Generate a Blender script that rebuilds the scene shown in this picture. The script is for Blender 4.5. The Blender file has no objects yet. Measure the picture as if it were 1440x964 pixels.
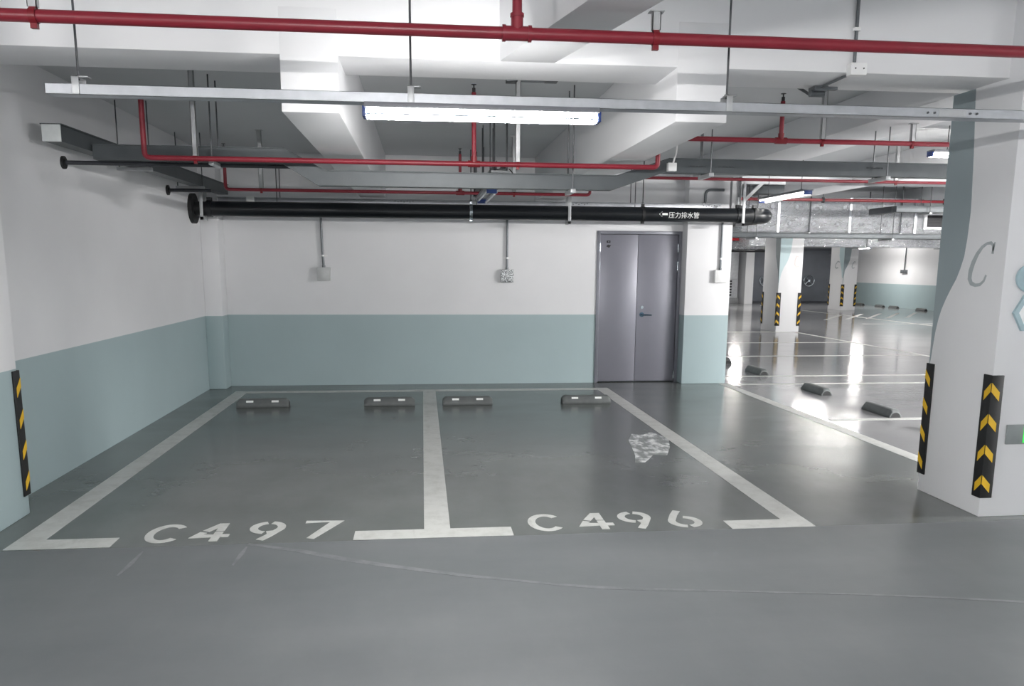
import bpy, bmesh, math, random
from mathutils import Vector, Matrix
random.seed(7)
SC = bpy.context.scene
COL = SC.collection
PI = math.pi

# ------------------------------------------------------------------ materials
def srgb(r, g, b):
    f = lambda c: (c/255/12.92) if c/255 <= .04045 else ((c/255+.055)/1.055)**2.4
    return (f(r), f(g), f(b), 1)

def new_mat(name):
    m = bpy.data.materials.new(name); m.use_nodes = True
    nt = m.node_tree
    return m, nt, nt.nodes['Principled BSDF']

def nd(nt, t, **k):
    n = nt.nodes.new(t)
    for a, v in k.items(): setattr(n, a, v)
    return n

def mix_rgb(nt, fac, a, b, blend='MIX'):
    n = nd(nt, 'ShaderNodeMix', data_type='RGBA', blend_type=blend)
    for i, v in ((0, fac), (6, a), (7, b)):
        if hasattr(v, 'is_linked') or hasattr(v, 'links'): nt.links.new(v, n.inputs[i])
        else: n.inputs[i].default_value = v
    return n.outputs[2]

def noise(nt, scale, detail=4, rough=.55, vec=None, stretch=None):
    geo = nd(nt, 'ShaderNodeNewGeometry')
    src = geo.outputs['Position']
    if stretch:
        mp = nd(nt, 'ShaderNodeMapping'); mp.inputs['Scale'].default_value = stretch
        nt.links.new(src, mp.inputs['Vector']); src = mp.outputs['Vector']
    n = nd(nt, 'ShaderNodeTexNoise'); n.inputs['Scale'].default_value = scale
    n.inputs['Detail'].default_value = detail; n.inputs['Roughness'].default_value = rough
    nt.links.new(src, n.inputs['Vector'])
    return n.outputs['Fac']

def ramp(nt, fac, p0, p1, c0=(0, 0, 0, 1), c1=(1, 1, 1, 1)):
    r = nd(nt, 'ShaderNodeValToRGB')
    r.color_ramp.elements[0].position = p0; r.color_ramp.elements[1].position = p1
    r.color_ramp.elements[0].color = c0; r.color_ramp.elements[1].color = c1
    nt.links.new(fac, r.inputs[0]); return r.outputs[0]

def bump(nt, bsdf, h, strength, dist=.01):
    b = nd(nt, 'ShaderNodeBump'); b.inputs['Strength'].default_value = strength
    b.inputs['Distance'].default_value = dist
    nt.links.new(h, b.inputs['Height']); nt.links.new(b.outputs[0], bsdf.inputs['Normal'])

def plain(name, rgb, rough=.5, metal=0, var=.06, scale=9, spec=.5, bmp=0, bscale=120):
    m, nt, b = new_mat(name)
    c = srgb(*rgb); d = tuple(v*(1-var*3) for v in c[:3])+(1,)
    nt.links.new(mix_rgb(nt, ramp(nt, noise(nt, scale), .3, .75), d, c), b.inputs['Base Color'])
    b.inputs['Roughness'].default_value = rough; b.inputs['Metallic'].default_value = metal
    b.inputs['Specular IOR Level'].default_value = spec
    if bmp: bump(nt, b, noise(nt, bscale, 3), bmp, .003)
    return m

def emit(name, rgb, s):
    m, nt, b = new_mat(name)
    b.inputs['Base Color'].default_value = srgb(*rgb)
    b.inputs['Emission Color'].default_value = srgb(*rgb); b.inputs['Emission Strength'].default_value = s
    return m

def z_of(nt, axis='Z'):
    geo = nd(nt, 'ShaderNodeNewGeometry'); sep = nd(nt, 'ShaderNodeSeparateXYZ')
    nt.links.new(geo.outputs['Position'], sep.inputs[0]); return sep.outputs[axis]

def math_n(nt, op, a, b):
    n = nd(nt, 'ShaderNodeMath', operation=op)
    for i, v in enumerate((a, b)):
        if isinstance(v, (int, float)): n.inputs[i].default_value = v
        else: nt.links.new(v, n.inputs[i])
    return n.outputs[0]

WHITE = plain('white_wall_paint', (228, 228, 230), .62, var=.012, scale=1.3, bmp=.05, bscale=60)
CEIL = plain('ceiling_paint', (214, 216, 218), .75, var=.015, scale=1.1, bmp=.05, bscale=50)

def two_tone():
    m, nt, b = new_mat('two_tone_wall_paint')
    up = srgb(228, 228, 230); lo = srgb(166, 184, 187)
    f = math_n(nt, 'GREATER_THAN', z_of(nt), 1.012)
    c = mix_rgb(nt, f, lo, up)
    v = ramp(nt, noise(nt, 1.4), .3, .7, (.955, .955, .955, 1), (1, 1, 1, 1))
    nt.links.new(mix_rgb(nt, 1.0, c, v, 'MULTIPLY'), b.inputs['Base Color'])
    b.inputs['Roughness'].default_value = .5
    bump(nt, b, noise(nt, 55, 3), .05, .003)
    return m
WALL = two_tone()

def floor_mat():
    m, nt, b = new_mat('epoxy_floor')
    y = z_of(nt, 'Y'); x = z_of(nt, 'X')
    aisle = math_n(nt, 'LESS_THAN', y, math_n(nt, 'ADD', 5.04, math_n(nt, 'MULTIPLY', x, .006)))
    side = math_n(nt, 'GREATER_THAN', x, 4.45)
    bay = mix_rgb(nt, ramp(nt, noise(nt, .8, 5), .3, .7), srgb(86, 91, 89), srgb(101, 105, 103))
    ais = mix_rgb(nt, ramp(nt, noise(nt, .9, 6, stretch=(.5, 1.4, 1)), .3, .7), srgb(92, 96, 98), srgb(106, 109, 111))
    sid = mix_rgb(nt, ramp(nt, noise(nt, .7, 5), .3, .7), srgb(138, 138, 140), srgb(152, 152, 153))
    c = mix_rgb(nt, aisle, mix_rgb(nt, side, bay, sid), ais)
    smudge = ramp(nt, noise(nt, 2.3, 7, .7, stretch=(1, .45, 1)), .45, .9)
    c = mix_rgb(nt, math_n(nt, 'MULTIPLY', smudge, .22), c, srgb(132, 134, 134))
    nt.links.new(c, b.inputs['Base Color'])
    r = ramp(nt, noise(nt, 1.7, 5, stretch=(.6, 1, 1)), .25, .75, (.17, .17, .17, 1), (.28, .28, .28, 1))
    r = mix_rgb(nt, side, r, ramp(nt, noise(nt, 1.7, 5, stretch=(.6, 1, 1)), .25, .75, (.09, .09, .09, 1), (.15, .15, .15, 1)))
    r2 = mix_rgb(nt, aisle, r, (.5, .5, .5, 1))
    nt.links.new(r2, b.inputs['Roughness'])
    b.inputs['Specular IOR Level'].default_value = .55
    fine = math_n(nt, 'MULTIPLY', noise(nt, 14, 4, .6, stretch=(.22, 1.0, 1)), math_n(nt, 'MULTIPLY', side, .9))
    bump(nt, b, math_n(nt, 'ADD', noise(nt, 9, 3, .5, stretch=(.4, 1.0, 1)), fine), .06, .01)
    return m
FLOOR = floor_mat()

def worn_white():
    m, nt, b = new_mat('worn_road_paint')
    c = mix_rgb(nt, ramp(nt, noise(nt, 7, 6, .7), .45, .8), srgb(188, 189, 186), srgb(154, 155, 150))
    c = mix_rgb(nt, math_n(nt, 'MULTIPLY', ramp(nt, noise(nt, 3, 5, .7, stretch=(3, .6, 1)), .6, .75), .5), c, srgb(136, 136, 132))
    nt.links.new(c, b.inputs['Base Color']); b.inputs['Roughness'].default_value = .38
    return m
LINE = worn_white()
RED = plain('red_pipe_paint', (138, 38, 52), .34, var=.06, scale=6)
DRED = plain('dark_red_fitting', (128, 24, 36), .35, var=.06)
GALV = plain('galvanised_steel', (186, 189, 194), .36, metal=.55, var=.05, scale=14)
TRAYM = plain('grey_tray_steel', (84, 89, 92), .45, metal=.25, var=.05, scale=8)
ROD = plain('threaded_rod_steel', (92, 94, 97), .4, metal=.7)
STRUT = plain('zinc_strut', (188, 190, 192), .4, metal=.4)
BLACKP = plain('black_pipe_paint', (22, 26, 31), .3, var=.1, scale=5)
RUBBER = plain('black_rubber', (30, 31, 33), .6, var=.1, scale=20, bmp=.1)
STOPR = plain('grey_black_rubber', (98, 102, 102), .5, var=.08, scale=15, bmp=.1)
YELLOW = plain('yellow_reflective', (232, 186, 40), .4, var=.05)
WHITEP = plain('white_plastic', (236, 236, 236), .35, var=.01)
PAD = plain('white_reflector', (240, 242, 240), .3, var=.01)
DOORM = plain('grey_lilac_steel_door', (132, 132, 142), .34, metal=.25, var=.02, scale=3)
DFRAME = plain('door_frame_steel', (126, 127, 136), .36, metal=.25, var=.03)
CHROME = plain('brushed_chrome', (190, 198, 204), .2, metal=1, var=.02)
DARK = plain('dark_gap', (40, 40, 44), .6)
CONDUIT = plain('grey_conduit', (120, 124, 128), .38, metal=.5)
BLUE = plain('blue_lampholder', (40, 66, 130), .4)
HOUSING = plain('grey_batten', (120, 122, 128), .4, var=.01)
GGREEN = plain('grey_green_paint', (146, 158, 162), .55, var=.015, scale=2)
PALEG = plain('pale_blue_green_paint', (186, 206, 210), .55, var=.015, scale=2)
LETTER = plain('grey_letter_paint', (178, 185, 188), .5)
SIGNB = plain('pale_blue_sign', (168, 193, 201), .4)
BLAST = plain('blast_door_steel', (118, 122, 130), .45, metal=.2, var=.05, scale=2)
TUBE = emit('led_tube', (255, 252, 247), 105)
TUBE_DIM = emit('led_tube_on_standby', (255, 252, 247), 34)
TUBE_LOW = emit('led_tube_faint', (255, 252, 247), 3)
TUBE_F1 = emit('led_tube_standby_low', (253, 252, 250), 110)
TUBE_HI = emit('led_tube_full_power', (254, 252, 250), 530)
TUBE_SIDE = emit('led_tube_side_aisle', (255, 252, 249), 170)
TUBE_MAX = emit('led_tube_brightest', (254, 252, 250), 1380)
TUBE_OFF = plain('unlit_tube', (215, 220, 228), .25)
GREENL = emit('exit_green_light', (60, 210, 85), .22)
WHITEL = emit('exit_white_light', (215, 255, 200), .3)

def foil():
    m, nt, b = new_mat('aluminium_foil')
    b.inputs['Metallic'].default_value = .75
    b.inputs['Base Color'].default_value = srgb(226, 228, 232)
    b.inputs['Roughness'].default_value = .2
    v = nd(nt, 'ShaderNodeTexVoronoi'); v.inputs['Scale'].default_value = 9
    geo = nd(nt, 'ShaderNodeNewGeometry'); nt.links.new(geo.outputs['Position'], v.inputs['Vector'])
    h = math_n(nt, 'ADD', math_n(nt, 'MULTIPLY', noise(nt, 16, 6, .65), 1.0), math_n(nt, 'MULTIPLY', v.outputs['Distance'], .5))
    bump(nt, b, h, 1.0, .06)
    return m
FOIL = foil()

def brushed_box():
    m, nt, b = new_mat('speckled_foil_box')
    n = ramp(nt, noise(nt, 60, 3, .7), .42, .58)
    nt.links.new(mix_rgb(nt, n, srgb(70, 72, 75), srgb(225, 228, 230)), b.inputs['Base Color'])
    b.inputs['Metallic'].default_value = .4; b.inputs['Roughness'].default_value = .4
    return m
SPECK = brushed_box()

def film():
    m, nt, b = new_mat('crinkled_film_painted_glints')
    h = noise(nt, 11, 4, .6, stretch=(.9, .5, 1))
    nt.links.new(mix_rgb(nt, ramp(nt, h, .46, .62), srgb(138, 142, 140), srgb(232, 234, 232)), b.inputs['Base Color'])  # reflective streaks of the crinkles are painted in as pale base colour
    b.inputs['Roughness'].default_value = .16
    bump(nt, b, h, .5, .03)
    return m
FILM = film()

def scuff():
    m, nt, b = new_mat('scuffed_floor_streak')
    nt.links.new(mix_rgb(nt, ramp(nt, noise(nt, 6, 6, .7), .38, .7), srgb(98, 101, 103), srgb(128, 130, 132)), b.inputs['Base Color'])
    b.inputs['Roughness'].default_value = .4
    return m
SCUFF = scuff()

# ------------------------------------------------------------------ mesh helpers
class MB:
    def __init__(s): s.bm = bmesh.new()
    def box(s, x0, x1, y0, y1, z0, z1):
        x0, x1 = min(x0, x1), max(x0, x1); y0, y1 = min(y0, y1), max(y0, y1); z0, z1 = min(z0, z1), max(z0, z1)
        v = [s.bm.verts.new((x, y, z)) for z in (z0, z1) for y in (y0, y1) for x in (x0, x1)]
        for f in ((0, 2, 3, 1), (4, 5, 7, 6), (0, 1, 5, 4), (2, 6, 7, 3), (0, 4, 6, 2), (1, 3, 7, 5)):
            s.bm.faces.new([v[i] for i in f])
        return s
    def prism(s, poly, fn0, fn1):
        """poly: 2-D outline; fn0 / fn1 put it on the two end faces"""
        a = [s.bm.verts.new(fn0(*p)) for p in poly]; b = [s.bm.verts.new(fn1(*p)) for p in poly]
        n = len(poly)
        s.bm.faces.new(a[::-1]); s.bm.faces.new(b)
        for i in range(n): s.bm.faces.new((a[i], a[(i+1) % n], b[(i+1) % n], b[i]))
        return s
    def tube(s, pts, r, seg=14, caps=True):
        pts = [Vector(p) for p in pts]; rings = []
        rr = r if isinstance(r, (list, tuple)) else [r]*len(pts)
        ref = None
        for i, p in enumerate(pts):
            t = ((pts[min(i+1, len(pts)-1)]-p).normalized() if i < len(pts)-1 else Vector())
            t2 = ((p-pts[i-1]).normalized() if i else Vector())
            d = (t+t2).normalized() if (t+t2).length > 1e-6 else Vector((0, 0, 1))
            if ref is None: ref = d.orthogonal().normalized()
            ref = (ref-d*ref.dot(d)).normalized(); q = d.cross(ref)
            k = 1.0
            if i and i < len(pts)-1: k = 1/max(.5, math.cos(t.angle(t2)/2))
            rings.append([s.bm.verts.new(p+(ref*math.cos(2*PI*j/seg)+q*math.sin(2*PI*j/seg))*rr[i]) for j in range(seg)])
        for a, b in zip(rings, rings[1:]):
            for j in range(seg): s.bm.faces.new((a[j], a[(j+1) % seg], b[(j+1) % seg], b[j]))
        if caps: s.bm.faces.new(rings[0][::-1]); s.bm.faces.new(rings[-1])
        return s
    def ribbon(s, pts, w, fn, h0, h1):
        """flat stroke of width w along 2-D pts; fn(u, v, h) -> 3-D; h0..h1 thickness"""
        n = len(pts); ws = w if isinstance(w, (list, tuple)) else [w]*n
        L, R = [], []
        for i in range(n):
            p = Vector(pts[i]); a = Vector(pts[max(i-1, 0)]); b = Vector(pts[min(i+1, n-1)])
            d = (b-a).normalized(); k = 1.0
            if 0 < i < n-1:
                c = (p-a).normalized().dot((b-p).normalized()); k = 1/math.sqrt(max(.25, (1+c)/2))
            nn = Vector((-d.y, d.x))*ws[i]*.5*k
            L.append(p+nn); R.append(p-nn)
        for i in range(n-1):
            q = (L[i], R[i], R[i+1], L[i+1])
            s.prism([(v.x, v.y) for v in q], lambda u, v: fn(u, v, h0), lambda u, v: fn(u, v, h1))
        return s
    def build(s, name, mat, parent=None, loc=None, bevel=0, smooth=True):
        bm = s.bm
        bmesh.ops.recalc_face_normals(bm, faces=bm.faces)
        if bevel:
            es = [e for e in bm.edges if len(e.link_faces) == 2 and e.calc_face_angle(0) > .5]
            bmesh.ops.bevel(bm, geom=es, offset=bevel, segments=2, affect='EDGES', clamp_overlap=True, profile=.5)
        off = Vector((0, 0, 0))
        if parent is not None: off = base_of(parent)
        else:
            if loc is None:
                xs = [v.co for v in bm.verts]
                loc = [(min(c[i] for c in xs)+max(c[i] for c in xs))/2 for i in range(3)]
                loc[2] = min(c[2] for c in xs)
            off = Vector(loc)
        bmesh.ops.translate(bm, verts=bm.verts, vec=-off)
        me = bpy.data.meshes.new(name); bm.to_mesh(me); bm.free()
        if mat: me.materials.append(mat)
        if smooth:
            me.shade_smooth(); me.set_sharp_from_angle(angle=math.radians(38))
        o = bpy.data.objects.new(name, me); COL.objects.link(o)
        if parent is not None: o.parent = parent
        else: o.location = off
        return o

def base_of(o):
    v = Vector(o.location)
    while o.parent is not None: o = o.parent; v += o.location
    return v

def tag(o, label, cat, group=None, kind=None):
    o['label'] = label; o['category'] = cat
    if group: o['group'] = group
    if kind: o['kind'] = kind
    return o

def thing(name, label, cat, loc=(0, 0, 0), group=None):
    o = bpy.data.objects.new(name, None); o.empty_display_size = .1; COL.objects.link(o)
    o.location = loc
    return tag(o, label, cat, group)

def copy_tree(o, parent=None):
    c = o.copy(); COL.objects.link(c); c.parent = parent
    for ch in list(o.children): copy_tree(ch, c)
    return c

def struct(name, mb, mat, label, cat, parent=None, bevel=0):
    o = mb.build(name, mat, parent, loc=(0, 0, 0) if parent is None else None, bevel=bevel)
    if parent is None: tag(o, label, cat, kind='structure')
    return o

def arc(cx, cy, rx, ry, a0, a1, n=20):
    return [(cx+rx*math.cos(math.radians(a0+(a1-a0)*i/n)), cy+ry*math.sin(math.radians(a0+(a1-a0)*i/n))) for i in range(n+1)]

def bend(p0, p1, p2, r, n=6):
    """points of a rounded corner p0-p1-p2"""
    p0, p1, p2 = map(Vector, (p0, p1, p2))
    a = p1+(p0-p1).normalized()*r; b = p1+(p2-p1).normalized()*r
    return [tuple((a*(1-t)**2+p1*2*t*(1-t)+b*t*t)) for t in [i/n for i in range(n+1)]]

# ------------------------------------------------------------------ the setting
SLAB = 3.22; FSLAB = 3.56; BZ = 2.95; LZ = 2.622
XL, YW = -2.95, 11.946
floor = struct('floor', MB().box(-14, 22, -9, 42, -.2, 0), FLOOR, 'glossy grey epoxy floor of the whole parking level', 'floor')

c = MB()
c.box(-14, 22, 5.55, 42, SLAB, SLAB+.6)
c.box(-14, 22, -9, 5.55, FSLAB, FSLAB+.26)
struct('ceiling', c, CEIL, 'white painted concrete slab over the whole parking level', 'ceiling')

def beam(x0, x1, y0, y1, z0, z1, label):
    return struct('ceiling_beam', MB().box(x0, x1, y0, y1, z0, z1), CEIL if y0 > 6 else WHITE, label, 'beam', bevel=.006)
beam(-14, 22, 5.3, 5.8, BZ, FSLAB, 'wide white cross beam above the front of the two bays')
beam(-.83, -.486, 5.298, YW, LZ, SLAB, 'lengthwise beam dropping below the cross beam over bay C497')
beam(1.612, 1.947, 5.298, YW, LZ, SLAB, 'lengthwise beam dropping below the cross beam over bay C496')
beam(3.86, 4.45, 5.8, 11.74, BZ, SLAB, 'wide beam running back from the near column marked C')
beam(6.25, 6.85, 5.8, 42, BZ, SLAB, 'long beam over the side bays right of the near column')
beam(4.49, 22, 11.75, 12.3, BZ, SLAB, 'cross beam running right from the end of the bay wall')
beam(4.49, 22, 20.9, 21.5, BZ, SLAB, 'cross beam over the far white column')
beam(9.45, 10.05, 12.3, 42, 2.7, SLAB, 'long beam above the far white column')
sk = MB()
x0, y0 = .487, 5.3
dx, dy = .31, -1.24
e0 = (x0+dx*6, y0+dy*6)
sk.prism([(x0, y0), e0, (e0[0]+.345, e0[1]), (x0+.345, y0)], lambda u, v: (u, v, BZ), lambda u, v: (u, v, FSLAB))
struct('ceiling_beam', sk, WHITE, 'slanting beam over the aisle that meets the cross beam', 'beam', bevel=.005)

# left wall, pier in the corner, near left pillar
struct('wall_left', MB().box(XL-.25, XL, 5.826, YW+.25, 0, SLAB), WALL, 'long left wall, white above a grey green band', 'wall')
struct('pilaster', MB().box(XL, -2.72, 11.63, YW, 0, SLAB), WALL, 'narrow pier in the corner of left and back walls', 'pilaster', bevel=.01)
pl = struct('pillar', MB().box(-3.7, -2.73, 4.3, 5.826, 0, FSLAB), WALL, 'near left pillar with a striped corner guard', 'pillar', bevel=.008)

# back wall with the door opening
w = MB()
w.box(XL-.25, 2.535, YW, YW+.25, 0, SLAB); w.box(2.535, 3.80, YW, YW+.25, 2.222, SLAB)
w.box(2.535, 3.80, YW+.12, YW+.25, 0, 2.222); w.box(3.80, 4.0, YW, YW+.25, 0, SLAB)
struct('wall_back', w, WALL, 'back wall of the two bays, white over grey green', 'wall')
struct('wall_end', MB().box(3.81, 4.482, 11.73, 12.6, 0, SLAB), WALL, 'short wall end right of the grey door', 'wall', bevel=.008)
# the outer shell
struct('wall_far', MB().box(12.2, 22, 39.1, 39.5, 0, SLAB), plain('far_wall_grey', (150, 153, 158), .6), 'far grey wall holding the two blast doors', 'wall')
struct('wall_right', MB().box(20.7, 21.0, -9, 39.1, 0, FSLAB), WALL, 'far right wall, white over a grey green band', 'wall')
struct('wall_front', MB().box(-14, 22, -9.3, -9, 0, FSLAB), WALL, 'wall on the other side of the aisle', 'wall')
struct('wall_side', MB().box(-14.3, -14, -9, 42, 0, FSLAB), WALL, 'wall at the far left end of the aisle', 'wall')
struct('wall_outer', MB().box(-14, -3.2, 12.2, 12.5, 0, SLAB), WALL, 'wall behind the bays left of the pillar', 'wall')
struct('wall_inner', MB().box(4.2, 4.48, 12.6, 39.5, 0, SLAB), WALL, 'side wall behind the door room', 'wall')
struct('wall_rear', MB().box(4.4, 12.3, 39.3, 39.6, 0, SLAB), WALL, 'rear wall left of the blast doors', 'wall')

# ---- columns
def wave_x(xf, pts_y_z, yb, mat, parent, s=-1):
    """paint on a face X = xf, between the back edge yb and the wavy line"""
    m = MB(); P = pts_y_z
    for (ya, za), (yb2, zb) in zip(P, P[1:]):
        m.prism([(yb, za), (ya, za), (yb2, zb), (yb, zb)], lambda u, v: (xf, u, v), lambda u, v: (xf+s*.0015, u, v))
    return m.build('painted_wave', mat, parent)
def wave_y(yf, pts_x_z, xb, mat, parent):
    m = MB(); P = pts_x_z
    for (xa, za), (xb2, zb) in zip(P, P[1:]):
        m.prism([(xb, za), (xa, za), (xb2, zb), (xb, zb)], lambda u, v: (u, yf, v), lambda u, v: (u, yf-.0015, v))
    return m.build('painted_wave', mat, parent)

CX0, CX1, CY0, CY1 = 3.857, 4.62, 5.154, 5.875
col1 = struct('column', MB().box(CX0, CX1, CY0, CY1, 0, FSLAB), WHITE, 'near white column marked C with two striped corner guards', 'column', bevel=.006)
crv = [(5.63, 2.95), (5.62, 2.83), (5.585, 2.5), (5.562, 2.2), (5.557, 2.1), (5.566, 1.92), (5.581, 1.80), (5.612, 1.71), (5.645, 1.64),
       (5.70, 1.56), (5.744, 1.49), (5.785, 1.41), (5.81, 1.34), (5.832, 1.24), (5.845, 1.14), (5.858, 1.03), (5.868, .97)]
wave_x(CX0, crv, 5.872, GGREEN, col1)
# letter C, serif italic, drawn as one stroke of changing width on the left face
cp = [(5.283, 1.835), (5.286, 1.872), (5.31, 1.888), (5.35, 1.885), (5.395, 1.862), (5.44, 1.815), (5.475, 1.755), (5.495, 1.695),
      (5.497, 1.645), (5.475, 1.612), (5.43, 1.600), (5.38, 1.606), (5.345, 1.632), (5.328, 1.672)]
cw = [.016, .021, .021, .018, .024, .033, .040, .042, .038, .030, .023, .021, .018, .016]
m = MB(); m.ribbon(cp, cw, lambda u, v, h: (CX0-h, u, v), .0005, .002)
m.ribbon([(5.272, 1.893), (5.285, 1.815)], [.010, .022], lambda u, v, h: (CX0-h, u, v), .0005, .002)
m.build('letter', LETTER, col1)

def guard(cx, cy, sx, sy, label, z0=.138, z1=1.0, leg=.078, group='striped corner guards'):
    """L-shaped rubber guard round the corner (cx, cy); the pier lies toward (sx, sy)"""
    t = thing('corner_guard', label, 'corner guard', (cx, cy, z0), group)
    T = .012
    poly = [(cx-sx*T, cy-sy*T), (cx+sx*leg, cy-sy*T), (cx+sx*leg, cy-.0*sy), (cx, cy), (cx, cy+sy*leg), (cx-sx*T, cy+sy*leg)]
    MB().prism(poly, lambda u, v: (u, v, z0), lambda u, v: (u, v, z1)).build('rubber_angle', RUBBER, t, bevel=.003)
    n = 4; st = (z1-z0)/n; hgt = .062; drop = .065
    for k in range(n):
        zc = z0+st*(k+.62)
        m = MB(); a0, a1 = .003, leg*.82
        q = [(a0, zc+hgt/2), (a0, zc-hgt/2), (a1, zc-hgt/2-drop), (a1, zc+hgt/2-drop)]
        m.prism(q, lambda u, v: (cx+sx*u-sx*T, cy-sy*(T+.0002), v), lambda u, v: (cx+sx*u-sx*T, cy-sy*(T+.0025), v))
        m.prism(q, lambda u, v: (cx-sx*(T+.0002), cy+sy*u-sy*T, v), lambda u, v: (cx-sx*(T+.0025), cy+sy*u-sy*T, v))
        m.build('chevron', YELLOW, t)
    return t
guard(CX0, CY0, 1, 1, 'striped guard on the front corner of the near column, whole yellow chevrons showing')
guard(CX0, CY1, 1, -1, 'striped guard on the back corner of the near column marked C')
guard(-2.73, 5.826, -1, -1, 'striped guard on the corner of the near left pillar')

# far white column
C2 = (9.44, 10.08, 21.2, 22.2)
col2 = struct('column', MB().box(C2[0], C2[1], C2[2], C2[3], 0, SLAB), WHITE, 'brightly lit white column beyond the side bays', 'column', bevel=.006)
cv = [(9.78, 2.95), (9.76, 2.45), (9.74, 2.2), (9.70, 2.0), (9.64, 1.84), (9.56, 1.7), (9.50, 1.55), (9.46, 1.35), (9.445, 1.15)]
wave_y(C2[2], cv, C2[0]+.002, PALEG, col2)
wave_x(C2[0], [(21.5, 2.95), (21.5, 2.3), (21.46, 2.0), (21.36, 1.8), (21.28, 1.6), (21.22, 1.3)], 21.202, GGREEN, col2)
MB().ribbon([(9.96, 1.98), (9.90, 2.0), (9.86, 1.9), (9.86, 1.78), (9.90, 1.72), (9.97, 1.74)], .03, lambda u, v, h: (u, C2[2]-h, v), .0005, .002).build('letter', plain('faint_letter', (226, 217, 215), .5), col2)
guard(C2[0], C2[2], 1, 1, 'striped guard on the left front corner of the bright far column', .16, 1.04, .085)
guard(C2[1], C2[2], -1, 1, 'striped guard on the right front corner of the bright far column', .16, 1.04, .085)
guard(C2[0], C2[3], 1, -1, 'striped guard on the shaded back corner of the bright far column', .16, 1.04, .085)
# farthest column
C3 = (16.90, 17.50, 31.9, 33.0)
col3 = struct('column', MB().box(C3[0], C3[1], C3[2], C3[3], 0, SLAB), WHITE, 'farthest white column beside the blast door, marked C', 'column', bevel=.006)
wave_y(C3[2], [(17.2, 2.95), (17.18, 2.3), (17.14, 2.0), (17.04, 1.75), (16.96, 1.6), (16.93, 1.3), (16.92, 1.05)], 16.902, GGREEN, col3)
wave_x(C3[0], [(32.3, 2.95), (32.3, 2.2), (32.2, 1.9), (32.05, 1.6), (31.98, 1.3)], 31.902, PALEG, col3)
MB().ribbon([(17.40, 1.93), (17.34, 1.95), (17.28, 1.86), (17.25, 1.74), (17.29, 1.68), (17.36, 1.71)], .03, lambda u, v, h: (u, C3[2]-h, v), .0005, .002).build('letter', LETTER, col3)
MB().ribbon([(32.25, 1.93), (32.4, 1.96), (32.55, 1.85), (32.6, 1.74), (32.5, 1.68), (32.35, 1.71)], .05, lambda u, v, h: (C3[0]-h, u, v), .0005, .002).build('letter', LETTER, col3)
guard(C3[0], C3[2], 1, 1, 'striped guard on the front corner of the farthest column', .16, 1.04, .085)
guard(C3[1], C3[2], -1, 1, 'striped guard on the right corner of the farthest column', .16, 1.04, .085)
guard(C3[0], C3[3], 1, -1, 'striped guard on the back corner of the farthest column', .16, 1.04, .085)

# ---- painted lines and numbers on the floor (parts of the floor)
H0, H1 = .0002, .0022
def line(poly, name='painted_line', mat=None, h=H1):
    m = MB(); m.prism(poly, lambda u, v: (u, v, H0), lambda u, v: (u, v, h))
    return m.build(name, mat or LINE, floor)
W = .172
line([(-2.5455, 5.047), (-1.928, 5.047), (-1.928, 5.222), (-2.5455+W, 5.222), (-2.5455+W, 11.235), (-2.5455, 11.40)])
line([(-.0077, 5.222), (-.0077+W, 5.222), (-.0077+W, 11.235), (-.0077, 11.235)])
line([(-.455, 5.047), (.568, 5.047), (.568, 5.222), (-.455, 5.222)])
line([(2.033, 5.047), (2.615, 5.047), (2.615, 11.40), (2.443, 11.235), (2.443, 5.222), (2.033, 5.222)])
line([(-2.5455, 11.40), (-2.373, 11.237), (2.443, 11.237), (2.615, 11.40)])
line([(4.43, 3.5), (4.59, 3.5), (4.51, 11.7), (4.37, 11.7)])
for yy in (8.77, 11.6, 12.47, 15.35, 18.1, 21.15):
    line([(4.62, yy-.06), (9.85, yy-.06), (9.85, yy+.06), (4.62, yy+.06)])
line([(9.87, 4), (10.0, 4), (10.0, 21.1), (9.87, 21.1)])
for k in range(5):
    line([(13.2+k*.9, 26+k*.3), (15.4+k*.9, 29.0+k*.3), (15.55+k*.9, 29.0+k*.3), (13.35+k*.9, 26+k*.3)])
line([(13.5, 24.0), (20.3, 24.0), (20.3, 24.15), (13.5, 24.15)])
line([(15.2, 22), (15.35, 22), (15.35, 36), (15.2, 36)])

def numerals(chars, lefts, base, w, h, thick):
    """stencilled characters lying on the floor"""
    shapes = {
        'C': [arc(.52, .5, .44, .44, 42, 318, 26)],
        '4': [[(.60, .97), (.26, .56)], [(.22, .49), (.06, .29), (.55, .29)], [(.69, .29), (1.0, .29)], [(.66, .98), (.66, .56)], [(.66, .50), (.66, 0)]],
        '9': [arc(.48, .68, .40, .28, 100, 262, 14), arc(.48, .68, .40, .28, 80, -20, 12)+[(.62, .22), (.44, .0)], [(.52, .395), (.74, .43)]],
        '6': [arc(.5, .32, .40, .28, -80, 80, 14), [(.56, 1.0), (.34, .74)]+arc(.5, .32, .40, .28, 160, 262, 12)],
        '7': [[(.0, .95), (.94, .95), (.32, 0)]],
    }
    m = MB()
    for ch, lx in zip(chars, lefts):
        for k, st in enumerate(shapes[ch]):
            pts = [(lx+u*w, base+v*h) for u, v in st]
            m.ribbon(pts, thick, lambda u, v, z: (u, v, z), H0, H1+k*.0006)
    o = m.build('bay_number', LINE, floor)
    o['label'] = 'white stencilled number %s' % chars
    return o
numerals('C497', (-1.775, -1.475, -1.14, -.80), 5.10, .222, .365, .052)
numerals('C496', (.70, 1.045, 1.335, 1.655), 5.115, .222, .36, .052)
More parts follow.
